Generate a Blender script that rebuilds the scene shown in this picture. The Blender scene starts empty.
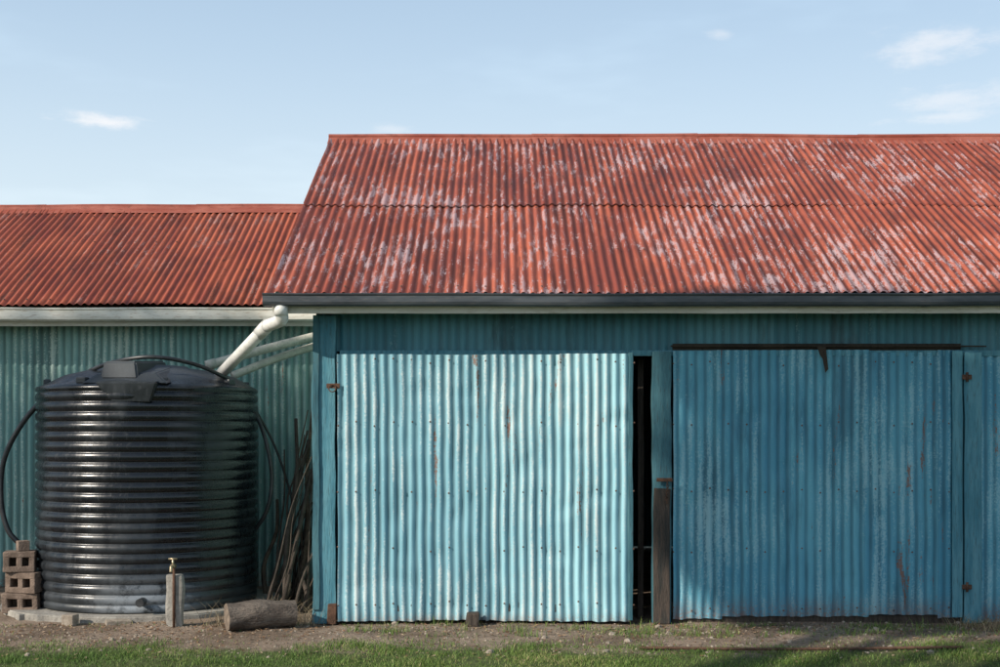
import bpy, bmesh, math, random
import numpy as np
from mathutils import Vector, noise, Matrix
random.seed(7); np.random.seed(7)
scene=bpy.context.scene
R=math.radians
scene.view_settings.view_transform='Standard'
scene.view_settings.look='None'
scene.view_settings.exposure=0
AZ=R(54); EL=R(31)
SUN=Vector((-math.sin(AZ)*math.cos(EL),-math.cos(AZ)*math.cos(EL),math.sin(EL)))
EYE=1.6; F=1250.0
def W(px,py,Y): return Vector(((px-500)*Y/F, Y, EYE+(430-py)*Y/F))

# ---------------- node helpers ----------------
class NT:
    def __init__(s,nt): s.nt=nt; s.n=nt.nodes; s.l=nt.links
    def add(s,t,**k):
        nd=s.n.new(t)
        for a,b in k.items(): setattr(nd,a,b)
        return nd
    def link(s,a,b): s.l.new(a,b)
    def setin(s,sock,v):
        if isinstance(v,bpy.types.NodeSocket): s.l.new(v,sock)
        else:
            if isinstance(v,(tuple,list)) and len(v)==3 and sock.type=='RGBA': v=(*v,1)
            sock.default_value=v
    def math(s,op,a,b=0.0,c=None,clamp=False):
        nd=s.add('ShaderNodeMath',operation=op,use_clamp=clamp)
        s.setin(nd.inputs[0],a); s.setin(nd.inputs[1],b)
        if c is not None: s.setin(nd.inputs[2],c)
        return nd.outputs[0]
    def mix(s,f,a,b,blend='MIX'):
        nd=s.add('ShaderNodeMix',data_type='RGBA',blend_type=blend)
        s.setin(nd.inputs[0],f); s.setin(nd.inputs[6],a); s.setin(nd.inputs[7],b)
        return nd.outputs[2]
    def ramp(s,v,lo,hi,a=0.0,b=1.0):
        nd=s.add('ShaderNodeMapRange',interpolation_type='SMOOTHSTEP')
        s.setin(nd.inputs[0],v); 
        for i,x in enumerate((lo,hi,a,b)): s.setin(nd.inputs[i+1],x)
        return nd.outputs[0]
    def noise(s,vec,scale,detail=3,rough=.55,sc=(1,1,1),off=(0,0,0)):
        mp=s.add('ShaderNodeMapping'); s.link(vec,mp.inputs[0])
        mp.inputs['Scale'].default_value=sc; mp.inputs['Location'].default_value=off
        nd=s.add('ShaderNodeTexNoise'); s.link(mp.outputs[0],nd.inputs['Vector'])
        nd.inputs['Scale'].default_value=scale; nd.inputs['Detail'].default_value=detail
        nd.inputs['Roughness'].default_value=rough
        return nd.outputs[0]
def newmat(name):
    m=bpy.data.materials.new(name); m.use_nodes=True
    t=NT(m.node_tree); b=m.node_tree.nodes['Principled BSDF']
    tc=t.add('ShaderNodeTexCoord').outputs['Object']
    return m,t,b,tc
def bump(t,b,h,strength=.3,dist=.01):
    bn=t.add('ShaderNodeBump'); bn.inputs['Strength'].default_value=strength; bn.inputs['Distance'].default_value=dist
    t.link(h,bn.inputs['Height']); t.link(bn.outputs[0],b.inputs['Normal'])

def m_iron(name,c1,c2,worn,rust=(.12,.045,.02),wornlo=.6,wornhi=.68,rlo=.64,rough=.55,basez=0.0,baserust=.25,streak='z',crest=0.0,dirt_shade=.35,tintamt=.2,wmax=.85,stain=.3,stainc=(.03,.05,.05),wsc=6,wst=None):
    m,t,b,tc=newmat(name)
    st=(1,1,.12) if streak=='z' else (1,.14,.14)
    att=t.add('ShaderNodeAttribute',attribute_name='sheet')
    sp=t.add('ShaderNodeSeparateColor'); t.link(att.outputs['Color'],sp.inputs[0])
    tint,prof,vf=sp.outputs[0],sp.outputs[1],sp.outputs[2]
    big=t.noise(tc,.9,3)
    strk=t.noise(tc,9,4,.62,st)
    fine=t.noise(tc,60,3,.65)
    f=t.math('ADD',t.math('MULTIPLY',big,.5),t.math('MULTIPLY',strk,.5))
    f=t.math('ADD',f,t.math('MULTIPLY',t.math('SUBTRACT',tint,.5),tintamt))
    col=t.mix(t.ramp(f,.36,.64),c1,c2)
    br=t.math('ADD',1-tintamt*.4,t.math('MULTIPLY',tint,tintamt*.8))
    cmb=t.add('ShaderNodeCombineColor')
    for i in range(3): t.link(br,cmb.inputs[i])
    col=t.mix(1.0,col,cmb.outputs[0],'MULTIPLY')
    sv=t.noise(tc,3.2,5,.68,(1,1,.22) if streak=='z' else (1,.3,.3),(11,2,6))
    col=t.mix(t.math('MULTIPLY',t.ramp(sv,.50,.68),stain),col,stainc)
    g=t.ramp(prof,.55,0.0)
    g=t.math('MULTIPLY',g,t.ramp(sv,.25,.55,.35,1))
    col=t.mix(t.math('MULTIPLY',g,dirt_shade),col,tuple(x*.22 for x in c1))  # valleys darker: dirt plus the ribs' shade stripes put into the colour
    wv=t.math('ADD',t.math('MULTIPLY',t.noise(tc,wsc,5,.72,wst or st,(7,4,1)),.65),t.math('MULTIPLY',big,.35))
    wv=t.math('ADD',wv,t.math('MULTIPLY',t.math('SUBTRACT',fine,.5),.35))
    wv=t.math('ADD',wv,t.math('MULTIPLY',t.math('SUBTRACT',prof,.5),crest))
    wm=t.ramp(wv,wornlo,wornhi,0,wmax)
    col=t.mix(wm,col,worn)
    rm=t.ramp(t.math('ADD',t.math('MULTIPLY',t.noise(tc,7,5,.72,st,(2,8,5)),.8),t.math('MULTIPLY',fine,.2)),rlo,rlo+.05)
    xyz=t.add('ShaderNodeSeparateXYZ'); t.link(tc,xyz.inputs[0])
    low=t.math('MULTIPLY',t.ramp(xyz.outputs[2],basez+baserust,basez-.02),t.ramp(t.math('ADD',t.math('MULTIPLY',sv,.5),t.math('MULTIPLY',fine,.5)),.38,.58))
    rm=t.math('MAXIMUM',rm,t.math('MULTIPLY',low,.9))
    col=t.mix(t.math('MULTIPLY',rm,.85),col,t.mix(fine,rust,tuple(x*2.0 for x in rust)))
    t.setin(b.inputs['Base Color'],col)
    t.setin(b.inputs['Roughness'],t.ramp(strk,.2,.8,rough-.12,rough+.15))
    b.inputs['Specular IOR Level'].default_value=.4
    bump(t,b,t.math('ADD',fine,t.math('MULTIPLY',wm,-.6)),.25,.003)
    return m
def m_plain(name,c1,c2,scale=6,rough=.8,sc=(1,1,1),bs=.4,bd=.006,spec=.3,dark=None,metal=0):
    m,t,b,tc=newmat(name)
    n1=t.noise(tc,scale,4,.65,sc); n2=t.noise(tc,scale*6,3,.6,sc,(3,3,3))
    col=t.mix(t.ramp(n1,.35,.65),c1,c2)
    col=t.mix(t.ramp(n2,.5,.75,0,.5),col,dark or tuple(x*.35 for x in c1))
    t.setin(b.inputs['Base Color'],col); b.inputs['Roughness'].default_value=rough
    b.inputs['Specular IOR Level'].default_value=spec; b.inputs['Metallic'].default_value=metal
    bump(t,b,t.math('ADD',n1,n2),bs,bd)
    return m

# ---------------- materials ----------------
M_door1=m_iron('door_paint_light',(.21,.44,.52),(.30,.55,.61),(.58,.66,.65),wornlo=.53,wornhi=.68,rlo=.60,crest=.20,dirt_shade=.65,baserust=.12,stain=.45,stainc=(.09,.25,.32))
M_door2=m_iron('door_paint_blue',(.065,.27,.39),(.12,.37,.47),(.32,.52,.57),wornlo=.51,wornhi=.62,rlo=.60,crest=.08,dirt_shade=.5,tintamt=.3,baserust=.28,wmax=.6,stain=.6,stainc=(.025,.11,.17))
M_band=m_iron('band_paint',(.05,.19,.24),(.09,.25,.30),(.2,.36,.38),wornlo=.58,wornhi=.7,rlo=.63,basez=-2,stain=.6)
M_wallL=m_iron('wall_paint_green',(.20,.39,.37),(.31,.52,.47),(.50,.62,.55),wornlo=.53,wornhi=.64,rlo=.61,crest=.1,dirt_shade=.6,baserust=.3,stain=.5,stainc=(.08,.15,.14))
M_roof=m_iron('roof_red_oxide',(.245,.052,.029),(.41,.105,.056),(.46,.38,.40),rust=(.07,.022,.014),wornlo=.536,wornhi=.585,rlo=.59,basez=-9,streak='r',crest=.05,dirt_shade=.85,tintamt=.12,rough=.55,stain=.6,stainc=(.09,.025,.018),wsc=18,wmax=.6,wst=(1,.17,.17))
M_roofL=m_iron('roof_red_oxide_b',(.24,.046,.025),(.38,.092,.044),(.36,.2,.17),rust=(.08,.026,.015),wornlo=.59,wornhi=.65,rlo=.58,basez=-9,streak='r',crest=.05,dirt_shade=.85,tintamt=.14,rough=.6,stain=.55,stainc=(.10,.03,.02),wsc=18,wst=(1,.17,.17))
M_cap=m_plain('ridge_paint',(.26,.062,.04),(.36,.12,.085),4,.6,(.5,1,1),.2,.003,dark=(.12,.035,.022))
M_teal=m_plain('teal_timber',(.055,.19,.25),(.11,.28,.34),5,.75,(3,3,.35),.6,.008,dark=(.05,.06,.055))
M_tealdk=m_plain('teal_timber_dark',(.03,.10,.13),(.06,.16,.19),6,.8,(3,3,.35),.5,.006,dark=(.04,.035,.03))
M_brown=m_plain('old_timber',(.045,.036,.03),(.085,.068,.055),7,.9,(4,4,.4),.7,.01)
M_pole=m_plain('pole_timber',(.075,.055,.042),(.16,.12,.09),9,.9,(1,1,1),.7,.01)
M_postlow=m_plain('post_worn',(.035,.035,.032),(.085,.065,.052),7,.9,(4,4,.4),.7,.01)
M_fascia=m_plain('white_paint_old',(.62,.60,.53),(.76,.74,.68),5,.6,(.3,1,2),.2,.003,dark=(.34,.28,.2))
M_gutR=m_plain('gutter_charcoal',(.035,.042,.05),(.07,.08,.09),5,.45,(.4,1,2),.15,.003,spec=.5,dark=(.12,.11,.10))
M_gutL=m_plain('gutter_cream',(.66,.63,.55),(.80,.77,.69),4,.5,(.5,1,2),.2,.003,dark=(.34,.2,.11))
M_pvc=m_plain('pvc_white',(.66,.66,.62),(.80,.79,.75),8,.4,(1,1,1),.1,.002,spec=.5,dark=(.45,.42,.36))
M_pvc2=m_plain('pvc_weathered',(.42,.42,.36),(.58,.56,.48),8,.6,(1,1,1),.2,.003,dark=(.22,.2,.15))
M_hose=m_plain('poly_pipe_black',(.015,.017,.02),(.04,.042,.045),9,.4,spec=.5,bs=.1,bd=.002,dark=(.06,.06,.055))
M_nail=m_plain('nail_rust',(.09,.05,.035),(.2,.12,.09),30,.7)
M_rusty=m_plain('rusty_steel',(.07,.038,.025),(.13,.07,.045),20,.85)
M_conc=m_plain('concrete_old',(.24,.225,.20),(.36,.34,.30),7,.9,bs=.6,bd=.01)
M_block=m_plain('block_brown',(.15,.11,.085),(.25,.185,.145),12,.95,bs=.8,bd=.008)
M_log=m_plain('log_bark',(.09,.072,.06),(.17,.14,.115),14,.95,(.25,1,1),.9,.02)
M_logend=m_plain('log_end',(.14,.11,.085),(.24,.19,.145),20,.9,bs=.6,bd=.006)
M_brass=m_plain('brass_tap',(.35,.27,.16),(.5,.42,.28),20,.4,metal=.8,bs=.1)
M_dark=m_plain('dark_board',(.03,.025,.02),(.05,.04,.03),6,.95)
M_stone=m_plain('stone',(.22,.18,.14),(.36,.31,.25),25,.9)
M_bark=m_plain('tree_bark',(.12,.10,.08),(.25,.2,.16),6,.9,(1,1,.3),.8,.03)

def m_leafy(name,stops,rough=.6,trans=.0):
    m,t,b,tc=newmat(name)
    a=t.add('ShaderNodeAttribute',attribute_name='rnd')
    cr=t.add('ShaderNodeValToRGB'); t.link(a.outputs['Fac'],cr.inputs[0])
    e=cr.color_ramp.elements
    e[0].position=stops[0][0]; e[0].color=(*stops[0][1],1)
    e[1].position=stops[-1][0]; e[1].color=(*stops[-1][1],1)
    for p,c in stops[1:-1]:
        x=e.new(p); x.color=(*c,1)
    t.link(cr.outputs[0],b.inputs['Base Color']); b.inputs['Roughness'].default_value=rough
    b.inputs['Specular IOR Level'].default_value=.25
    return m
M_grass=m_leafy('grass_blades',[(0,(.06,.12,.022)),(.5,(.115,.19,.04)),(.8,(.20,.24,.07)),(1,(.34,.29,.15))])
M_dry=m_leafy('dry_stalks',[(0,(.12,.085,.05)),(.6,(.26,.2,.12)),(1,(.42,.35,.23))])
M_leaf=m_leafy('tree_leaves',[(0,(.035,.06,.02)),(1,(.09,.12,.04))])
M_litter=m_leafy('leaf_litter',[(0,(.10,.05,.025)),(.6,(.24,.14,.08)),(1,(.4,.3,.2))])

def m_tank(name='tank_polyethylene',extra=0.0):
    m,t,b,tc=newmat(name)
    n=t.noise(tc,3,4,.6,(1,1,.5)); n2=t.noise(tc,30,4,.65,(1,1,.4))
    xyz=t.add('ShaderNodeSeparateXYZ'); t.link(tc,xyz.inputs[0])
    x,z=xyz.outputs[0],xyz.outputs[2]
    dust=t.math('MULTIPLY',t.ramp(n,.45,.7),.3)
    dust=t.math('ADD',dust,t.math('MULTIPLY',t.ramp(n2,.55,.75),.2))
    dust=t.math('ADD',dust,t.ramp(z,1.92,2.15,extra,.4+extra))
    dust=t.math('ADD',dust,t.math('MULTIPLY',t.ramp(z,.3,.05),.35),clamp=True)
    col=t.mix(dust,(.006,.008,.011),(.060,.070,.078))
    d=t.math('ABSOLUTE',t.math('SUBTRACT',x,-3.0))
    s=t.math('MULTIPLY',t.ramp(d,.60,.02),t.ramp(z,.46,.02))
    s=t.math('MULTIPLY',s,t.ramp(t.noise(tc,9,6,.75),.34,.56))
    col=t.mix(t.math('MULTIPLY',s,.85),col,(.36,.40,.44))
    t.setin(b.inputs['Base Color'],col)
    t.setin(b.inputs['Roughness'],t.ramp(t.math('ADD',n2,dust),.3,1.1,.20,.5))
    b.inputs['Specular IOR Level'].default_value=.5
    bump(t,b,n2,.12,.004)
    return m
M_tank=m_tank(); M_tank2=m_tank('tank_polyethylene_dusty',.18)

def m_ground():
    m,t,b,tc=newmat('ground_dirt_grass')
    xyz=t.add('ShaderNodeSeparateXYZ'); t.link(tc,xyz.inputs[0]); y=xyz.outputs[1]
    n1=t.noise(tc,1.3,4,.6); n2=t.noise(tc,11,5,.7); n3=t.noise(tc,70,3,.7)
    dirt_shade=t.mix(t.ramp(n1,.35,.65),(.17,.125,.09),(.30,.23,.175))
    dirt_shade=t.mix(t.ramp(n2,.5,.72,0,.7),dirt_shade,(.10,.07,.05))
    dirt_shade=t.mix(t.ramp(n3,.58,.72,0,.5),dirt_shade,(.40,.34,.28))
    gr=t.mix(t.ramp(n2,.35,.65),(.06,.085,.025),(.11,.13,.05))
    yy=t.math('ADD',y,t.math('MULTIPLY',t.math('SUBTRACT',n1,.5),1.3))
    g=t.ramp(yy,9.25,8.95)
    far=t.ramp(y,16,19)
    g=t.math('MAXIMUM',g,far)
    g=t.math('MULTIPLY',g,t.ramp(n2,.2,.5,.55,1))
    t.setin(b.inputs['Base Color'],t.mix(g,dirt_shade,gr)); b.inputs['Roughness'].default_value=.95
    b.inputs['Specular IOR Level'].default_value=.15
    bump(t,b,t.math('ADD',n2,t.math('MULTIPLY',n3,.5)),.9,.03)
    return m
M_ground=m_ground()

# ---------------- mesh helpers ----------------
def obj(name,verts,faces,mat,parent=None,smooth=False,col=None,attr='sheet',fl=None):
    me=bpy.data.meshes.new(name)
    me.from_pydata([tuple(v) for v in verts],[],faces); me.update()
    if smooth: me.polygons.foreach_set('use_smooth',[True]*len(me.polygons))
    if col is not None:
        a=me.color_attributes.new(attr,'FLOAT_COLOR','POINT')
        a.data.foreach_set('color',np.array(col,dtype=np.float32).ravel())
    if fl is not None:
        a=me.attributes.new('rnd','FLOAT','POINT'); a.data.foreach_set('value',np.array(fl,dtype=np.float32))
    o=bpy.data.objects.new(name,me); scene.collection.objects.link(o)
    if mat: me.materials.append(mat)
    if parent: o.parent=parent
    return o
def empty(name,loc=(0,0,0)):
    e=bpy.data.objects.new(name,None); scene.collection.objects.link(e); e.empty_display_size=.3
    return e
def nz(x,y,z): return noise.noise(Vector((x,y,z)))

def corr(name,O,U,V,width,L,mat,parent,pitch=.0762,amp=.0085,cover=10,rows=14,seed=0,dent=.003,wob=.002,jag=0.0,sag=0.0,start=0,topjag=0.0,lap=.0045):
    O=Vector(O);U=Vector(U).normalized();V=Vector(V).normalized();N=U.cross(V)
    rnd=random.Random(seed); vs=[];fs=[];cs=[]
    step=cover*pitch; u0=-start; k=0
    while u0<width-1e-4:
        a=max(0,u0); bb=min(width,u0+step+.55*pitch)
        cols=max(3,int(round((bb-a)/pitch*10))+1)
        base=len(vs); tint=rnd.random(); j0=rnd.uniform(0,jag); j1=rnd.uniform(0,topjag); off=rnd.uniform(-.0015,.0015)
        skew=rnd.uniform(-.004,.004)
        for r in range(rows+1):
            vf=r/rows; v=j0+(L-j0-j1)*vf
            for c in range(cols):
                u=a+(bb-a)*c/(cols-1)
                lift=lap*(.5-(u-u0)/(step+.55*pitch))+off
                kk=math.floor(u/pitch)
                h=amp*(1+.25*nz(kk*.37+seed,v*.8,2))*math.cos(2*math.pi*(u/pitch))
                d=dent*nz(u*1.7+seed,v*1.9,seed*.7)+dent*.7*nz(u*6+seed,v*5,3)
                if dent>.007: d-=dent*1.1*max(0,nz(u*3.5+seed,v*4.5,9)-.25)*2
                uu=u+wob*nz(v*2.1+k*3,seed,u*.8)*2+skew*vf
                s=sag*nz(u*.45,v*.4,seed+5)
                vj=0
                if jag>0 and r==0: vj=.014*nz(u*9,seed,2)
                vs.append(O+U*uu+V*(v+vj)+N*(h+lift+d+s))
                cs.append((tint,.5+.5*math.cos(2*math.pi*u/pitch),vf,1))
        for r in range(rows):
            for c in range(cols-1):
                i=base+r*cols+c
                fs.append((i,i+1,i+1+cols,i+cols))
        u0+=step; k+=1
    return obj(name,vs,fs,mat,parent,True,cs)

def box(name,x0,x1,y0,y1,z0,z1,mat,parent=None,bev=.004,rough=.0,seg=1,rot=None):
    bm=bmesh.new()
    bmesh.ops.create_cube(bm,size=1)
    S=Vector((x1-x0,y1-y0,z1-z0)); C=Vector(((x0+x1)/2,(y0+y1)/2,(z0+z1)/2))
    for v in bm.verts: v.co=Vector((v.co.x*S.x,v.co.y*S.y,v.co.z*S.z))
    ax=max(range(3),key=lambda i:S[i])
    if seg>1:
        es=[e for e in bm.edges if abs((e.verts[0].co-e.verts[1].co)[ax])>S[ax]*.9]
        bmesh.ops.subdivide_edges(bm,edges=es,cuts=seg-1)
    if bev>0:
        es=[e for e in bm.edges if len(e.link_faces)==2 and e.calc_face_angle(0)>.5]
        bmesh.ops.bevel(bm,geom=es,offset=bev,segments=2,affect='EDGES',profile=.6)
    if rough>0:
        for v in bm.verts:
            p=v.co+C
            v.co+=Vector((nz(p.x*3,p.y*3,p.z*3),nz(p.x*3+9,p.y*3,p.z*3),nz(p.x*3,p.y*3+7,p.z*3)))*rough
    if rot: bmesh.ops.rotate(bm,verts=bm.verts,cent=(0,0,0),matrix=rot)
    for v in bm.verts: v.co+=C
    me=bpy.data.meshes.new(name); bm.to_mesh(me); bm.free(); me.materials.append(mat)
    o=bpy.data.objects.new(name,me); scene.collection.objects.link(o)
    if parent: o.parent=parent
    return o

def tube(name,pts,radii,mat,parent=None,n=12,smooth=True,cap=True,hollow=False):
    pts=[Vector(p) for p in pts]
    if not isinstance(radii,(list,tuple)): radii=[radii]*len(pts)
    vs=[];fs=[]; up=None
    for i,p in enumerate(pts):
        d=(pts[min(i+1,len(pts)-1)]-pts[max(i-1,0)]).normalized()
        if up is None: up=Vector((0,0,1)) if abs(d.z)<.9 else Vector((1,0,0))
        s=d.cross(up).normalized(); up=s.cross(d).normalized()
        for k in range(n):
            a=2*math.pi*k/n; vs.append(p+(s*math.cos(a)+up*math.sin(a))*radii[i])
    for i in range(len(pts)-1):
        for k in range(n):
            a=i*n+k;b_=i*n+(k+1)%n; fs.append((a,b_,b_+n,a+n))
    if cap and not hollow:
        fs.append(tuple(range(n-1,-1,-1))); fs.append(tuple(range(len(vs)-n,len(vs))))
    o=obj(name,vs,fs,mat,parent,False)
    me=o.data
    for p in me.polygons: p.use_smooth=len(p.vertices)==4
    return o
def smooth_pts(ctrl,n=12):
    P=[Vector(c) for c in ctrl]; P=[P[0]*2-P[1]]+P+[P[-1]*2-P[-2]]; out=[]
    for i in range(1,len(P)-2):
        for k in range(n):
            t=k/n;a,b,c,d=P[i-1],P[i],P[i+1],P[i+2]
            out.append(.5*((2*b)+(c-a)*t+(2*a-5*b+4*c-d)*t*t+(3*b-a-3*c+d)*t**3))
    out.append(P[-2]); return out
def extrude_profile(name,prof,x0,x1,mat,parent,nseg=20,wav=0.0,seed=0,closed=False,smooth=False):
    vs=[];fs=[];m=len(prof)
    for i in range(nseg+1):
        x=x0+(x1-x0)*i/nseg
        w=wav*nz(x*.6,seed,0); w2=wav*.5*nz(x*.8,seed+4,0)
        for (y,z) in prof: vs.append((x,y+w2,z+w))
    for i in range(nseg):
        for k in range(m if closed else m-1):
            a=i*m+k;b_=i*m+(k+1)%m; fs.append((a,b_,b_+m,a+m))
    if closed: fs.append(tuple(range(m))); fs.append(tuple(range(len(vs)-1,len(vs)-m-1,-1)))
    return obj(name,vs,fs,mat,parent,smooth)
def domes(name,pts,N,r,mat,parent,h=.6):
    N=Vector(N).normalized(); a=N.orthogonal().normalized(); b_=N.cross(a); vs=[];fs=[]
    for p in pts:
        p=Vector(p); i0=len(vs)
        for (rr,hh) in ((1,0),(.8,.5*h),(.4,h*.9)):
            for k in range(7):
                t=2*math.pi*k/7; vs.append(p+(a*math.cos(t)+b_*math.sin(t))*r*rr+N*r*hh)
        vs.append(p+N*r*h)
        for L in range(2):
            for k in range(7):
                q=i0+L*7+k;w=i0+L*7+(k+1)%7; fs.append((q,w,w+7,q+7))
        for k in range(7): fs.append((i0+14+k,i0+14+(k+1)%7,i0+21))
    return obj(name,vs,fs,mat,parent,True)

# ---------------- ground ----------------
def gh(x,y):
    h=.018*nz(x*.8,y*.8,1)+.010*nz(x*3,y*3,4)+.004*nz(x*9,y*9,7)
    h-= .02*max(0,min(1,(9.4-y)/1.0))
    return h
xs=np.concatenate([-np.geomspace(9,300,14)[::-1],np.arange(-8.5,8.51,.08),np.geomspace(9,300,14)])
ys=np.concatenate([-np.geomspace(3,300,12)[::-1],np.arange(-2,7,.6),np.arange(7,13.5,.06),np.geomspace(14,400,16)])
vs=[];fs=[];nx=len(xs)
for y in ys:
    for x in xs:
        k=1 if (abs(x)<9 and 4<y<15) else 0
        vs.append((x,y,gh(x,y) if k else -.02))
for j in range(len(ys)-1):
    for i in range(nx-1):
        a=j*nx+i; fs.append((a,a+1,a+1+nx,a+nx))
obj('ground',vs,fs,M_ground,None,True)

# ---------------- main shed ----------------
shed=empty('corrugated_iron_shed')
XL=-1.53; XR=8.2; YW=10.42
YE=10.05; ZE=2.70; YR=13.80; ZR=4.80
run=YR-YE; rise=ZR-ZE; SL=math.hypot(run,rise); cs_,sn_=run/SL,rise/SL
Vr=Vector((0,cs_,sn_)); Nr=Vector((0,-sn_,cs_))
RX0=-1.87
mid=SL*.487
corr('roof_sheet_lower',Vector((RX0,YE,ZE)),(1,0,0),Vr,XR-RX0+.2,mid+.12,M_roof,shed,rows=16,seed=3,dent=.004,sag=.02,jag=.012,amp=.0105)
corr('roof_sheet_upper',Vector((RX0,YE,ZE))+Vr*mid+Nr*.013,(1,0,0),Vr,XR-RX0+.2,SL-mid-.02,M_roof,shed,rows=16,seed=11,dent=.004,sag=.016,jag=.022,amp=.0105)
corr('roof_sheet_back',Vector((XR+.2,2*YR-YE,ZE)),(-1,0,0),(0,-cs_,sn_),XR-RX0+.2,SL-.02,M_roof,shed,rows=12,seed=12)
pts=[]
for s in (.12,.95,1.75,1.99,2.7,3.45,4.1):
    x=RX0+.0762*2
    while x<XR:
        if random.random()<.9: pts.append(Vector((x,YE,ZE))+Vr*(s+random.uniform(-.01,.01))+Nr*(.012 if s<1.9 else .025))
        x+=.0762*3
domes('roof_nails',pts,Nr,.010,M_nail,shed)
caps=[-1.89,.35,2.15,3.95,5.75,8.4]
for i in range(len(caps)-1):
    o=.005*(i%2)
    r=.026
    L=[(-.17*cs_,-.17*sn_+.020),( -.045*cs_,-.045*sn_+.030)]
    arc=[(r*math.cos(a),.030+r*.9+r*math.sin(a)) for a in [R(x) for x in (215,180,150,120,90,60,30,0,-35)]]
    P=L+arc+[(.045*cs_,-.045*sn_+.030),(.17*cs_,-.17*sn_+.020)]
    extrude_profile('ridge_cap_%d'%i,[(YR+y,ZR-.012+z+o) for y,z in P],caps[i],caps[i+1]+.03,M_cap,shed,14,.018,2,smooth=False)
for (n0,n1) in (( -.16,-.012),):
    p0=Vector((0,YE+.05,ZE))+Nr*n0; p1=Vector((0,YE+.05,ZE))+Nr*n1
    q0=p0+Vr*(SL-.05); q1=p1+Vr*(SL-.05)
    vs=[];x0,x1=RX0+.02,RX0+.045
    for x in (x0,x1):
        for p in (p0,p1,q1,q0): vs.append((x,p.y,p.z))
    obj('barge_board',vs,[(0,1,2,3),(7,6,5,4),(0,4,5,1),(1,5,6,2),(2,6,7,3),(3,7,4,0)],M_fascia,shed)
gp=[(10.115,2.685),(10.115,2.602),(10.10,2.596),(10.02,2.596),(10.0,2.604),(9.993,2.625),(9.993,2.672),(9.986,2.680),(9.982,2.690),(9.992,2.694),(9.998,2.684)]
extrude_profile('gutter',gp,RX0-.03,XR+.2,M_gutR,shed,60,.016,6)
obj('gutter_end_cap',[(RX0-.03,y,z) for y,z in [(10.115,2.685),(10.115,2.602),(10.10,2.596),(10.02,2.596),(10.0,2.604),(9.993,2.625),(9.993,2.672)]],[(0,1,2,3,4,5,6)],M_gutR,shed)
for gx_ in (1.1,3.4,5.7):
    extrude_profile('gutter_joiner',[(y-.003 if y<10.05 else y,z-.003) for y,z in gp[1:8]],gx_,gx_+.05,M_gutR,shed,2,0,6)
box('fascia',RX0+.05,XR+.1,10.118,10.145,2.545,2.675,M_fascia,shed,.003,.003,40)
for x in np.arange(-1.5,8,.9):
    box('rafter_tail',x,x+.045,10.146,10.41,2.57,2.66,M_tealdk,shed,.003)
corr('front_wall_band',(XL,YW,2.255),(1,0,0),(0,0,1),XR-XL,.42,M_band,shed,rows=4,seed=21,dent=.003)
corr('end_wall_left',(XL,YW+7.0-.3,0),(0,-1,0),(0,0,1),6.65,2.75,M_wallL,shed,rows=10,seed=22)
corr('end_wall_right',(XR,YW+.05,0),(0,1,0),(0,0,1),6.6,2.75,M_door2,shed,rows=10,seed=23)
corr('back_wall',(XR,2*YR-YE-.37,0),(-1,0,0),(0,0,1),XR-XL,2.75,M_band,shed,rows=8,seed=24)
yb=2*YR-YE-.37
for nm,x in (('gable_left',XL),('gable_right',XR)):
    obj(nm,[(x,YW+.03,2.7),(x,yb,2.7),(x,YR,ZR-.08),(x,YW+.03,2.80)],[(0,1,2,3)],M_band,shed)
box('door_head_rail',XL+.2,XR,10.375,10.405,2.215,2.262,M_teal,shed,.003,.004,30)
box('corner_post',-1.548,-1.36,10.335,10.415,0,2.545,M_teal,shed,.006,.014,30)
box('corner_post_batten',-1.545,-1.49,10.315,10.333,.12,2.50,M_tealdk,shed,.004,.010,20)
box('post_foot',-1.42,-1.35,10.27,10.33,0,.17,M_rusty,shed,.006,.012,4)
# --- left sliding door
dx0=(338-500)*10.30/F; dx1=(630-500)*10.30/F
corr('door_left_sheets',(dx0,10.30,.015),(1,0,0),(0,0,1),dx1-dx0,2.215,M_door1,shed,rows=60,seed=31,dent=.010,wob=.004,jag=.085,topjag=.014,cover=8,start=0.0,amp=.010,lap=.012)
box('door_left_edge',dx1-.012,dx1+.022,10.285,10.37,.03,2.235,M_tealdk,shed,.004,.008,20)
box('door_left_rail_top',dx0+.02,dx1-.02,10.318,10.36,2.13,2.225,M_tealdk,shed,.003)
box('door_left_rail_mid',dx0+.02,dx1-.02,10.318,10.36,1.05,1.15,M_tealdk,shed,.003)
box('door_left_rail_bottom',dx0+.02,dx1-.02,10.318,10.36,.10,.19,M_brown,shed,.003,.01,10)
pts=[]
for z in (.17,.62,1.1,1.65,2.17):
    for i in range(0,33,2):
        if random.random()<.8:
            pts.append((dx0+.0762*i+random.uniform(-.004,.004),10.288,z+random.uniform(-.02,.02)))
domes('door_left_nails',pts,(0,-1,0),.008,M_nail,shed)
# --- mid post and gap
box('mid_post',(652-500)*10.36/F,(671-500)*10.36/F,10.33,10.41,0,2.25,M_tealdk,shed,.006,.012,20)
box('mid_post_worn_board',(653-500)*10.32/F,(670-500)*10.32/F,10.303,10.326,.0,1.12,M_postlow,shed,.006,.014,14)
box('gap_board_inside',1.17,1.22,10.62,10.65,0,2.2,M_brown,shed,.004,.01,10)
box('latch_plate',1.29,1.42,10.285,10.301,1.175,1.205,M_rusty,shed,.004)
for i in range(7):
    c=Vector((1.375+.006*math.sin(i),10.285,1.165-i*.026)); a0=i%2
    pp=[]
    for k in range(13):
        t=2*math.pi*k/12
        d=Vector((.009*math.cos(t) if a0 else 0,0 if a0 else .009*math.cos(t),.018*math.sin(t)))
        pp.append(c+d)
    tube('chain_link_%d'%i,pp,.003,M_rusty,shed,6,cap=False)
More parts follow.
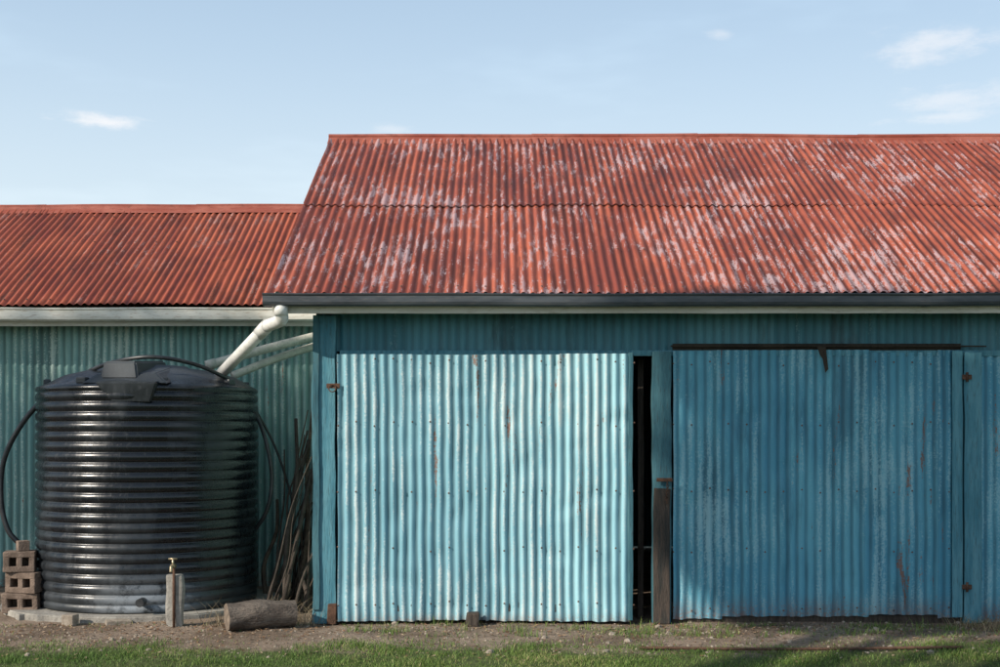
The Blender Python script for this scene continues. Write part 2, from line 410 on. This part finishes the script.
# --- right door
ex0=(673-500)*10.37/F; ex1=(962-500)*10.37/F
zt=EYE+(430-347)*10.37/F
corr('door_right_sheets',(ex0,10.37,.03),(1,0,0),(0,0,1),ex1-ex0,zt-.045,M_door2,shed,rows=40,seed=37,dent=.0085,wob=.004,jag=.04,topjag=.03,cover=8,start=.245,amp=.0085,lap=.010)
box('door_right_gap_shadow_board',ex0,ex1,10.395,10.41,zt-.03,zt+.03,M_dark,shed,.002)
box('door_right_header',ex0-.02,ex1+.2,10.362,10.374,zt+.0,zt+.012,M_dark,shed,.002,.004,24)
box('door_right_stile',ex1-.09,ex1-.004,10.345,10.357,.05,zt-.03,M_teal,shed,.004,.006,16)
pts=[]
for z in (.12,.6,1.1,1.65,2.15):
    for i in range(0,31,2):
        if random.random()<.8: pts.append((ex0+.0762*i,10.359,z+random.uniform(-.02,.02)))
domes('door_right_nails',pts,(0,-1,0),.008,M_nail,shed)
box('door_right_jamb',ex1+.012,ex1+.16,10.352,10.405,0,2.25,M_teal,shed,.005,.010,24)
for i,py in enumerate((377,587)):
    p=W(967,py,10.34)
    tube('hinge_pin_%d'%i,[(p.x,10.335,p.z-.04),(p.x,10.335,p.z+.04)],.010,M_rusty,shed,10)
    box('hinge_leaf_%d'%i,p.x-.04,p.x+.04,10.338,10.3435,p.z-.02,p.z+.02,M_rusty,shed,.002)
p=W(333,386,10.3)
box('hasp_plate',p.x-.05,p.x+.06,10.272,10.28,p.z-.02,p.z+.02,M_rusty,shed,.003)
tube('hasp_ring',[(p.x+.0+.03*math.cos(t),10.262,p.z-.02+.03*math.sin(t)) for t in np.linspace(0,2*math.pi,14)],.005,M_rusty,shed,6,cap=False)
p=W(822,350,10.34)
obj('torn_flashing',[(p.x-.04,10.345,p.z+.03),(p.x+.03,10.34,p.z+.03),(p.x+.035,10.32,p.z-.05),(p.x+.045,10.31,p.z-.16),(p.x+.02,10.31,p.z-.19),(p.x+.0,10.325,p.z-.07),(p.x-.02,10.33,p.z-.04)],[(0,1,2,3,4,5,6)],M_dark,shed)
corr('front_wall_right',(ex1+.165,YW-.03,.0),(1,0,0),(0,0,1),XR-ex1-.165,2.26,M_door2,shed,rows=16,seed=41,dent=.005,jag=.03)
box('sill_board',ex0,ex1+.2,10.40,10.44,-.02,.06,M_brown,shed,.006,.015,24)
box('sill_board_left',dx0,dx1,10.42,10.47,-.02,.05,M_brown,shed,.006,.015,24)

# ---------------- left shed ----------------
sh2=empty('corrugated_iron_shed.001')
LX=-9.0; YW2=12.8; YE2=12.40; ZE2=2.838
run2=2.42; Z2R=ZE2+run2*.566+.012; SL2=math.hypot(run2,Z2R-ZE2); V2=Vector((0,run2/SL2,(Z2R-ZE2)/SL2)); N2=Vector((0,-V2.z,V2.y))
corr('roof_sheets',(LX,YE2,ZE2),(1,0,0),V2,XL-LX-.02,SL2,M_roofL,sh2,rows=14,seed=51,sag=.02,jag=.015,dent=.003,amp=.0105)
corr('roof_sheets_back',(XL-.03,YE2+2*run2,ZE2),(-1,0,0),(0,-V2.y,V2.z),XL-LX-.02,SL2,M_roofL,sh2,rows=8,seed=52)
P=[(-.15*V2.y,-.15*V2.z+.018),(-.04*V2.y,-.04*V2.z+.028)]+[(.022*math.cos(a),.048+.022*math.sin(a)) for a in [R(x) for x in (200,160,120,90,60,20,-20)]]+[(.04*V2.y,-.04*V2.z+.028),(.15*V2.y,-.15*V2.z+.018)]
for i,(a,b_) in enumerate(((-9,-7.2),(-7.2,-5.4),(-5.4,-3.6),(-3.6,XL-.03))):
    extrude_profile('ridge_cap_%d'%i,[(YE2+run2+y,Z2R-.012+z+.004*(i%2)) for y,z in P],a,b_+.02,M_cap,sh2,12,.02,8)
pts=[]
for s in (.12,.9,1.7,2.5):
    x=LX+.0762*2
    while x<XL: pts.append(Vector((x,YE2,ZE2))+V2*s+N2*.012); x+=.0762*3
domes('roof_nails',pts,N2,.010,M_nail,sh2)
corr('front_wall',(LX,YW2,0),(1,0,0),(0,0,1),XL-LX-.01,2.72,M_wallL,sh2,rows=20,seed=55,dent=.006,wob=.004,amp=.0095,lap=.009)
gp=[(12.50,2.81),(12.50,2.695),(12.485,2.685),(12.40,2.685),(12.375,2.70),(12.37,2.73),(12.37,2.79),(12.36,2.80),(12.36,2.815),(12.37,2.815)]
extrude_profile('gutter',gp,LX,-1.56,M_gutL,sh2,40,.02,16)
box('fascia',LX,-1.56,12.505,12.53,2.64,2.82,M_fascia,sh2,.003,.004,30)
for x in np.arange(-8.8,-1.7,.9): box('rafter_tail',x,x+.045,12.531,12.79,2.66,2.76,M_tealdk,sh2,.003)
obj('end_wall',[(LX,YW2,0),(LX,YE2+2*run2-.3,0),(LX,YE2+2*run2-.3,2.8),(LX,YE2+run2,Z2R-.03),(LX,YW2,2.95)],[(0,1,2,3,4)],M_wallL,sh2)
corr('back_wall',(XL-.02,YE2+2*run2-.3,0),(-1,0,0),(0,0,1),XL-LX-.05,2.8,M_wallL,sh2,rows=6,seed=56)

# ---------------- water tank ----------------
tank=empty('water_tank')
TX,TY,TR=-3.215,11.45,.970
z0=.055; z1=1.93; NR=21; n=144
prof=[(TR-.03,z0),(TR,z0+.01),(TR+.004,z0+.06)]
zz0=z0+.07; rp=(z1-zz0)/NR
for i in range(NR):
    for k in range(9):
        t=k/9; a=abs(math.sin(math.pi*t))**.6
        prof.append((TR-.012+.024*a,zz0+(i+t)*rp))
prof+=[(TR-.012,z1),(TR+.006,z1+.012),(TR+.01,z1+.03),(TR-.002,z1+.05),(TR-.05,z1+.066),(TR-.12,z1+.10),(TR-.20,z1+.14),(.55,z1+.195),(.36,z1+.235),(.34,z1+.250),(.28,z1+.255),(.0,z1+.26)]
vs=[];fs=[];m_=len(prof)
for (r,z) in prof:
    for k in range(n):
        a=2*math.pi*k/n
        rr=r
        if z>z1+.05 and r>.4:
            q=math.cos(a*8); z_=z+.014*max(0,q)**.5*(1 if r<.9 else .4)
        else: z_=z
        w=1+.0035*nz(math.cos(a)*1.5,math.sin(a)*1.5,z*1.2)
        vs.append((TX+rr*math.cos(a)*w,TY+rr*math.sin(a)*w,z_))
for i in range(m_-1):
    for k in range(n):
        a=i*n+k;b_=i*n+(k+1)%n; fs.append((a,b_,b_+n,a+n))
obj('tank_body',vs,fs,M_tank,tank,True)
def prism(name,bot,top,mat,parent,bev=.012):
    bm=bmesh.new(); vb=[bm.verts.new(p) for p in bot]; vt=[bm.verts.new(p) for p in top]; k=len(bot)
    bm.faces.new(vb[::-1]); bm.faces.new(vt)
    for i in range(k): bm.faces.new((vb[i],vb[(i+1)%k],vt[(i+1)%k],vt[i]))
    bmesh.ops.recalc_face_normals(bm,faces=bm.faces)
    bmesh.ops.bevel(bm,geom=bm.edges[:],offset=bev,segments=3,affect='EDGES')
    me=bpy.data.meshes.new(name); bm.to_mesh(me); bm.free(); me.materials.append(mat)
    o=bpy.data.objects.new(name,me); scene.collection.objects.link(o); o.parent=parent; return o
cx=TX+.02; fy=TY-TR
prism('manhole_housing_lip',[(cx-.06,fy+.0,1.83),(cx+.26,fy+.01,1.83),(cx+.32,fy+.3,1.9),(cx-.16,fy+.3,1.9)],
      [(cx-.20,fy-.018,2.005),(cx+.32,fy-.012,2.005),(cx+.34,fy+.3,2.03),(cx-.25,fy+.3,2.03)],M_tank2,tank,.012)
prism('manhole_housing',[(cx-.34,fy+.05,1.99),(cx+.40,fy+.05,1.99),(cx+.44,fy+.65,2.03),(cx-.38,fy+.65,2.03)],
      [(cx-.22,fy+.16,2.085),(cx+.27,fy+.16,2.085),(cx+.28,fy+.65,2.16),(cx-.24,fy+.65,2.16)],M_tank2,tank,.014)
prism('manhole_lid_block',[(cx-.19,fy+.10,2.03),(cx+.13,fy+.10,2.03),(cx+.16,fy+1.0,2.1),(cx-.2,fy+1.0,2.1)],
      [(cx-.17,fy+.14,2.185),(cx+.10,fy+.14,2.185),(cx+.12,fy+1.0,2.235),(cx-.17,fy+1.0,2.235)],M_tank2,tank,.016)
for k in range(8):
    a=2*math.pi*(k+.5)/8
    c=Vector((TX+.88*math.cos(a),TY+.88*math.sin(a),z1+.075))
    box('lifting_lug_%d'%k,c.x-.05,c.x+.05,c.y-.03,c.y+.03,c.z-.01,c.z+.045,M_tank2,tank,.012,rot=Matrix.Rotation(a+math.pi/2,3,'Z'))
tube('outlet_fitting',[(-3.0,10.50,.16),(-3.0,10.40,.16)],.035,M_hose,tank,14)
k=40; pts=[]
for i in range(k):
    a=2*math.pi*i/k; r=1.13+.03*nz(math.cos(a)*2,math.sin(a)*2,3)
    pts.append((TX-.05+r*1.1*math.cos(a),TY+r*.98*math.sin(a)))
prism('concrete_slab',[(x,y,-.05) for x,y in pts],[(x,y,.053) for x,y in pts],M_conc,None,.01)

hz=empty('poly_pipe_hose')
tube('top_hose',smooth_pts([W(62,388,11.9),W(80,376,11.2),W(110,363,10.85),W(150,357,10.7),W(190,363,10.85),W(222,376,11.1),W(245,392,11.5)]),.018,M_hose,hz)
tube('left_hose',smooth_pts([W(80,381,11.0),W(48,396,11.1),W(22,424,11.1),W(4,460,11.1),W(1,500,11.1),W(8,530,11.1),W(22,548,11.1),W(30,575,11.1)]),.023,M_hose,hz)
tube('right_hose',smooth_pts([W(238,388,11.5),W(256,415,11.5),W(267,445,11.4),W(272,480,11.4),W(267,510,11.4),W(255,530,11.5)]),.019,M_hose,hz)
tube('right_hose_b',smooth_pts([W(250,400,11.9),W(272,440,11.9),W(285,475,11.9),W(293,510,11.9),W(288,560,11.9)]),.012,M_hose,hz)

dp=empty('downpipe')
a=W(281,308,10.06)
tube('outlet_pop',[a+Vector((0,0,.03)),a+Vector((0,0,-.06))],.055,M_pvc,dp,20)
tube('elbow',smooth_pts([a+Vector((0,0,-.03)),a+Vector((-.01,.06,-.09)),W(267,326,10.33)],6),.052,M_pvc,dp,20)
tube('pipe',[W(268,325,10.33),W(219,376,11.35)],.052,M_pvc,dp,20)
tube('collar',[W(268,325,10.33),W(260,333.5,10.5)],.058,M_pvc,dp,20)
dp2=empty('downpipe.001')
tube('pipe',smooth_pts([W(316,336,12.2),W(262,350,12.0),W(206,366,11.85)]),.042,M_pvc2,dp2,16)
tube('pipe_b',smooth_pts([W(318,345,12.3),W(275,359,12.1),W(232,376,11.9)]),.038,M_pvc2,dp2,16)
tube('collar',[W(216,363,11.88),W(206,366,11.85)],.049,M_pvc2,dp2,16)

# ---------------- tap ----------------
tap=empty('garden_tap')
box('tap_post',-2.70,-2.57,10.12,10.2,-.05,.44,M_conc,tap,.02,.035,8,rot=Matrix.Rotation(R(-3),3,'Y'))
tube('riser',[(-2.635,10.10,.0),(-2.635,10.10,.50)],.012,M_rusty,tap)
tube('tap_body',[(-2.635,10.12,.50),(-2.635,10.04,.505)],.017,M_brass,tap)
tube('spout',smooth_pts([(-2.635,10.05,.505),(-2.635,10.02,.50),(-2.635,10.01,.46)],6),.013,M_brass,tap)
tube('stem',[(-2.635,10.07,.50),(-2.635,10.07,.56)],.009,M_brass,tap)
tube('handle',[(-2.67,10.07,.562),(-2.60,10.07,.562)],.007,M_brass,tap)

# ---------------- blocks ----------------
def block(name,cx,cy,z,w,h,d,ang,parent):
    t=.05
    Rm=Matrix.Rotation(ang,3,'Z')
    def pc(nm,x0,x1,z0_,z1_,y0=-d/2,y1=d/2):
        C=Vector(((x0+x1)/2,(y0+y1)/2,0)); C=Rm@C
        hx,hy=(x1-x0)/2,(y1-y0)/2
        box(nm,cx+C.x-hx,cx+C.x+hx,cy+C.y-hy,cy+C.y+hy,z+z0_,z+z1_,M_block,parent,.008,.012,3,rot=Rm)
    pc(name+'_bottom',-w/2,w/2,0,t); pc(name+'_top',-w/2,w/2,h-t,h)
    for i,x in enumerate((-w/2,-t/2,w/2-t)): pc(name+'_web_%d'%i,x+.001,x+t-.001,t-.008,h-t+.008,-d/2+.003,d/2-.003)
    pc(name+'_back',-w/2+.004,w/2-.004,.004,h-.004,d/2-.03,d/2-.004)
blk=empty('concrete_block_stack')
zz=.02
for i,(ox,an,w) in enumerate(((0,.1,.30),(.03,-.16,.28),(-.02,.24,.26))):
    block('block_%d'%i,-4.145+ox,10.85,zz,w,.175,.19,an,blk); zz+=.178
box('half_brick',-4.19,-4.09,10.80,10.90,zz,zz+.09,M_block,blk,.008,.012,2,rot=Matrix.Rotation(.5,3,'Z'))
for i,(px,py,Y,w,h) in enumerate(((70,613,10.25,.10,.09),(44,606,10.5,.10,.05),(118,618,10.3,.2,.035),(25,607,10.6,.14,.05))):
    p=W(px,py,Y)
    box('brick' if i==0 else 'brick.%03d'%i,p.x-w/2,p.x+w/2,Y-.05,Y+.05,-.01,h,M_stone if i%2==0 else M_conc,None,.008,.015,3,rot=Matrix.Rotation(.3*i-.2,3,'Z'))

# ---------------- log ----------------
lg=empty('log')
P=[];Rr=[]
for i in range(9):
    t=i/8; P.append((-2.17+.50*t,9.93+.22*t,.11+.01*math.sin(3*t))); Rr.append(.112*(1+.06*nz(t*3,1,2))-.006*t)
o=tube('log_bark_body',P,Rr,M_log,lg,28,cap=False)
for v in o.data.vertices: v.co+=Vector((0,nz(v.co.x*5,v.co.y*14,v.co.z*14),nz(v.co.x*5+4,v.co.y*14,v.co.z*14)))*.024
for nm,idx in (('log_end_a',0),('log_end_b',8)):
    vv=[o.data.vertices[idx*28+k].co.copy() for k in range(28)]
    c=sum(vv,Vector())/28; vs=[c+(v-c)*.998 for v in vv]+[c+Vector((-.008 if idx==0 else .008,0,0))]
    obj(nm,vs,[(k,(k+1)%28,28) for k in range(28)],M_logend,lg)

# ---------------- timber poles leaning ----------------
pl=empty('timber_poles')
rr_=random.Random(5)
for i in range(24):
    bx=rr_.uniform(262,308); tx=min(313,bx+rr_.uniform(-8,48)); ty=rr_.uniform(405,560)
    if i<6: tx=rr_.uniform(303,313); ty=rr_.uniform(430,500)
    Yb=rr_.uniform(10.75,11.9); Yt=Yb+rr_.uniform(.2,.8)
    b0=W(bx,600,Yb); b0.z=0; t0=W(tx,ty,Yt); t0.x=min(t0.x,-1.6)
    b0.x=min(b0.x,-1.62)
    r=rr_.choice((.006,.008,.011,.016,.024))
    m1=(b0*2+t0)/3+Vector((rr_.uniform(-.07,.07),0,0)); m2=(b0+t0*2)/3+Vector((rr_.uniform(-.07,.07),0,0))
    tube('pole_%d'%i,smooth_pts([b0,m1,m2,t0],5),[r*(1-.35*k/15) for k in range(16)],M_pole if i%3==0 else M_brown,pl,8)
for i,(a_,b2) in enumerate(((W(268,603,11.0),W(309,440,12.0)),(W(283,604,10.9),W(312,470,11.6)))):
    tube('batten_%d'%i,[a_,b2],.022,M_brown,pl,4,smooth=False)

# ---------------- blades (grass etc) ----------------
def blades(name,X,Y,H,Wd,lean,mat,rnd,zf=gh,parent=None):
    vs=[];fs=[];fl=[]
    for x,y,h,w,l,r in zip(X,Y,H,Wd,lean,rnd):
        a=random.uniform(0,6.283); b=random.uniform(0,6.283)
        dx,dy=math.cos(a)*w/2,math.sin(a)*w/2; lx,ly=math.cos(b)*l*h,math.sin(b)*l*h
        z=zf(x,y)-.004; i=len(vs)
        vs+= [(x-dx,y-dy,z),(x+dx,y+dy,z),(x+dx*.7+lx*.35,y+dy*.7+ly*.35,z+h*.6),(x-dx*.7+lx*.35,y-dy*.7+ly*.35,z+h*.6),(x+lx,y+ly,z+h)]
        fs+= [(i,i+1,i+2,i+3),(i+3,i+2,i+4)]; fl+=[r]*5
    return obj(name,vs,fs,mat,parent,False,fl=fl)
gx=[];gy=[];gr=[];ghh=[]
tries=0
while len(gx)<80000 and tries<700000:
    tries+=1
    x=random.uniform(-5.5,5.8); y=random.uniform(7.6,10.3)
    e=9.06+.5*nz(x*.9,y*.9,3)+(.22*nz(x*2.5,y*2.5,8))
    d=(e-y)
    p=1 if d>.0 else math.exp(d*9)
    pn=nz(x*1.6+5,y*2.5,9)
    if d<0:
        if x>-.2: p=max(p,.34*max(0,pn+.1))
        else: p=max(p,.05*max(0,pn))
        if y>10.15 : p=max(p,.05)
    else: p*=min(1,max(.25,.65+1.4*pn))
    if y<8.2: p*=.4
    if random.random()<p:
        gx.append(x);gy.append(y); k=.5+.8*max(0,nz(x*3,y*3,1)+.4)
        ghh.append(random.uniform(.012,.045)*k+ (.01 if random.random()<.1 else 0)); gr.append(min(1,max(0,random.gauss(.42-.45*nz(x*1.2,y*1.2,6),.23))))
k=len(gx)
blades('grass',gx,gy,ghh,np.random.uniform(.003,.006,k),np.random.uniform(.2,1.0,k),M_grass,gr)
tx=[];ty=[];th=[];tr=[]
for c in range(75):
    cx_=random.choice([random.uniform(-1.3,5),random.uniform(.2,5)]); cy_=random.uniform(9.6,10.25)
    hh=random.uniform(.03,.10)
    for q in range(random.randint(12,40)):
        tx.append(random.gauss(cx_,.06));ty.append(min(10.27,random.gauss(cy_,.03)));th.append(hh*random.uniform(.4,1.1));tr.append(random.betavariate(2,2.2))
k=len(tx); blades('grass_tufts',tx,ty,th,np.random.uniform(.003,.007,k),np.random.uniform(.2,.9,k),M_grass,tr)
tx=[];ty=[];th=[];tr=[]
for c in range(26):
    cx_=random.uniform(-2.35,-1.55); cy_=random.uniform(10.15,10.75); hh=random.uniform(.08,.26)
    for q in range(26):
        tx.append(random.gauss(cx_,.06));ty.append(random.gauss(cy_,.05));th.append(hh*random.uniform(.4,1.1));tr.append(random.random())
for c in range(16):
    cx_=random.uniform(3.75,4.6); cy_=random.uniform(9.8,10.25); hh=random.uniform(.06,.18)
    for q in range(50):
        tx.append(random.gauss(cx_,.08));ty.append(min(10.3,random.gauss(cy_,.05)));th.append(hh*random.uniform(.4,1.1));tr.append(random.random())
k=len(tx); blades('dry_weeds',tx,ty,th,np.random.uniform(.002,.005,k),np.random.uniform(.4,1.3,k),M_dry,tr)

vs=[];fs=[];fl=[]
for c in range(6000):
    x=random.uniform(-5.5,5.5); y=min(10.35,abs(random.gauss(0,.5))*-1+10.3) if random.random()<.6 else random.uniform(8.7,10.3)
    s=random.uniform(.006,.022); a=random.uniform(0,6.28); z=gh(x,y)+random.uniform(.002,.012)
    u=Vector((math.cos(a),math.sin(a),random.uniform(-.4,.4)))*s; v=Vector((-math.sin(a),math.cos(a),random.uniform(-.5,.5)))*s*.4; p=Vector((x,y,z)); i=len(vs)
    vs+=[p-u,p-v,p+u,p+v]; fs.append((i,i+1,i+2,i+3)); fl+=[random.random()]*4
obj('leaf_litter',vs,fs,M_litter,None,False,fl=fl)
vs=[];fs=[]
for c in range(900):
    x=random.uniform(-5.2,5.2); y=random.uniform(8.9,10.4); s=random.uniform(.005,.016)
    if random.random()<.05: s*=2.2
    z=gh(x,y); i=len(vs)
    for (a,b_,h) in ((6,1,0),(6,.75,.6)):
        for k in range(6):
            t=2*math.pi*k/6; q=random.uniform(.75,1.2); vs.append((x+s*b_*q*math.cos(t),y+s*b_*q*math.sin(t)*.8,z-.002+h*s*q))
    vs.append((x,y,z+s*.8))
    for k in range(6): fs.append((i+k,i+(k+1)%6,i+6+(k+1)%6,i+6+k)); fs.append((i+6+k,i+6+(k+1)%6,i+12))
obj('pebbles',vs,fs,M_stone,None,False)
tube('steel_rod',smooth_pts([(W(640,0,9.1).x,9.12,.012),(2.1,9.08,.008),(W(965,0,9.1).x,9.14,.012)],8),.011,M_rusty,None,8)
p=W(473,615,10.25)
box('stone_block',p.x-.05,p.x+.05,10.16,10.26,-.02,.10,M_brown,None,.015,.03,3)

# ---------------- trees behind the camera ----------------
def tree(name,blobs,base,leaves,seed,hole=-.16):
    rd=random.Random(seed); T=empty(name)
    c=sum((Vector(b[0]) for b in blobs),Vector())/len(blobs)
    fork=Vector((base[0]*.6+c.x*.4,base[1]*.6+c.y*.4,c.z*.5))
    tube('trunk',smooth_pts([base,(Vector(base)+fork)/2+Vector((.2,.1,0)),fork],6),[.34-.012*k for k in range(13)],M_bark,T,12)
    for i,(b,r) in enumerate(blobs):
        b=Vector(b); m=(fork+b)/2+Vector((rd.uniform(-.4,.4),rd.uniform(-.4,.4),-.2))
        tube('limb_%d'%i,smooth_pts([fork,m,b],4),[.09-.0098*k for k in range(9)],M_bark,T,7)
    vs=[];fs=[];fl=[]
    tot=sum(r**2 for _,r in blobs)
    for b,r in blobs:
        b=Vector(b)
        for q in range(int(leaves*r*r/tot)):
            d=Vector((rd.gauss(0,1),rd.gauss(0,1),rd.gauss(0,1))).normalized()*r*(rd.random()**.45)
            p=b+d
            if noise.noise(p*1.6)<hole: continue
            s=rd.uniform(.06,.13)
            u=Vector((rd.gauss(0,1),rd.gauss(0,1),rd.gauss(0,1))).normalized(); v=u.orthogonal().normalized()
            i=len(vs); vs+=[p-u*s,p-v*s*.5,p+u*s,p+v*s*.5]; fs.append((i,i+1,i+2,i+3)); fl+=[rd.random()]*4
    obj('crown',vs,fs,M_leaf,T,False,fl=fl)
def tgt(X,Y,z,t): return Vector((X,Y,z))+SUN*t
rd=random.Random(2)
bl=[]
for X in np.arange(2.75,9,.95):
    for z in (.1,.75,1.35):
        bl.append((tgt(X+rd.uniform(-.15,.15),YW,z+rd.uniform(-.12,.12),rd.uniform(20,23)),.62))
    bl.append((tgt(X+.3,YW,1.78+rd.uniform(-.15,.1),rd.uniform(20,23)),.52))
bl.append((tgt(2.10,YW,1.75,20),.42)); bl.append((tgt(2.15,YW,1.05,20),.46)); bl.append((tgt(2.15,YW,.35,20),.46)); bl.append((tgt(2.5,YW,1.9,20),.42))
tree('gum_tree',bl,(bl[0][0].x+3,bl[0][0].y-1,0),36000,3,-.3)
bl=[]
for X in np.arange(-8.5,-1.2,1.0):
    for z in (.3,.95,1.45):
        bl.append((tgt(X+rd.uniform(-.2,.2),YW2,z+rd.uniform(-.15,.1),rd.uniform(20,23)),.70))
tree('gum_tree.001',bl,(bl[10][0].x,bl[10][0].y-1,0),24000,4,-.12)

# ---------------- sun, sky ----------------
sd=bpy.data.lights.new('sun','SUN'); sd.energy=5.0; sd.angle=R(.53); sd.color=(1,.91,.79)
so=bpy.data.objects.new('sun',sd); scene.collection.objects.link(so)
so.rotation_euler=SUN.to_track_quat('Z','Y').to_euler(); so.location=(-20,-20,25)
w=bpy.data.worlds.new('World'); scene.world=w; w.use_nodes=True
t=NT(w.node_tree); bg=w.node_tree.nodes['Background']
sky=t.add('ShaderNodeTexSky'); sky.sky_type='NISHITA'; sky.sun_disc=False
sky.sun_elevation=EL; sky.sun_rotation=math.atan2(SUN.x,SUN.y); sky.altitude=200; sky.air_density=1.0; sky.dust_density=1.5; sky.ozone_density=1.0
tc=t.add('ShaderNodeTexCoord').outputs['Generated']
nrm=t.add('ShaderNodeVectorMath',operation='NORMALIZE'); t.link(tc,nrm.inputs[0]); dv=nrm.outputs[0]
nn=t.noise(dv,22,5,.65,(1,1,3)); nn=t.math('MULTIPLY',t.math('SUBTRACT',nn,.5),3.2)
tot=None
for (px,py,sx,sz,am) in ((105,122,.036,.006,.75),(950,42,.05,.013,.5),(965,100,.05,.011,.42),(942,117,.045,.005,.4),(722,33,.012,.005,.3),(392,130,.02,.004,.3)):
    d=Vector((px-500,F,430-py)).normalized()
    sub=t.add('ShaderNodeVectorMath',operation='SUBTRACT'); t.link(dv,sub.inputs[0]); sub.inputs[1].default_value=d
    mul=t.add('ShaderNodeVectorMath',operation='MULTIPLY'); t.link(sub.outputs[0],mul.inputs[0]); mul.inputs[1].default_value=(1/sx,1/sx,1/sz)
    ln=t.add('ShaderNodeVectorMath',operation='LENGTH'); t.link(mul.outputs[0],ln.inputs[0])
    v=t.math('ADD',ln.outputs['Value'],nn)
    mk=t.ramp(v,1.3,-.1,0,am)
    tot=mk if tot is None else t.math('MAXIMUM',tot,mk)
sp=t.add('ShaderNodeSeparateXYZ'); t.link(dv,sp.inputs[0])
wis=t.math('MULTIPLY',t.ramp(t.noise(dv,3.5,4,.6,(1,1,4)),.5,.75),.15)
haze=t.math('ADD',wis,t.ramp(sp.outputs[2],.7,.0,.25,.95),clamp=True)
hc=t.mix(t.ramp(sp.outputs[2],.10,.36),(6.8,7.9,8.5),(5.2,6.9,8.6))
col=t.mix(haze,sky.outputs[0],hc)
col=t.mix(tot,col,(8.6,8.5,8.6))
t.link(col,bg.inputs['Color']); bg.inputs['Strength'].default_value=.118

# ---------------- camera ----------------
cd=bpy.data.cameras.new('camera'); cam=bpy.data.objects.new('camera',cd); scene.collection.objects.link(cam)
cam.location=(0,0,EYE); cam.rotation_euler=(R(90),0,0)
cd.sensor_width=36; cd.lens=45; cd.shift_y=.0965; cd.clip_end=1500; cd.clip_start=.05
scene.camera=cam
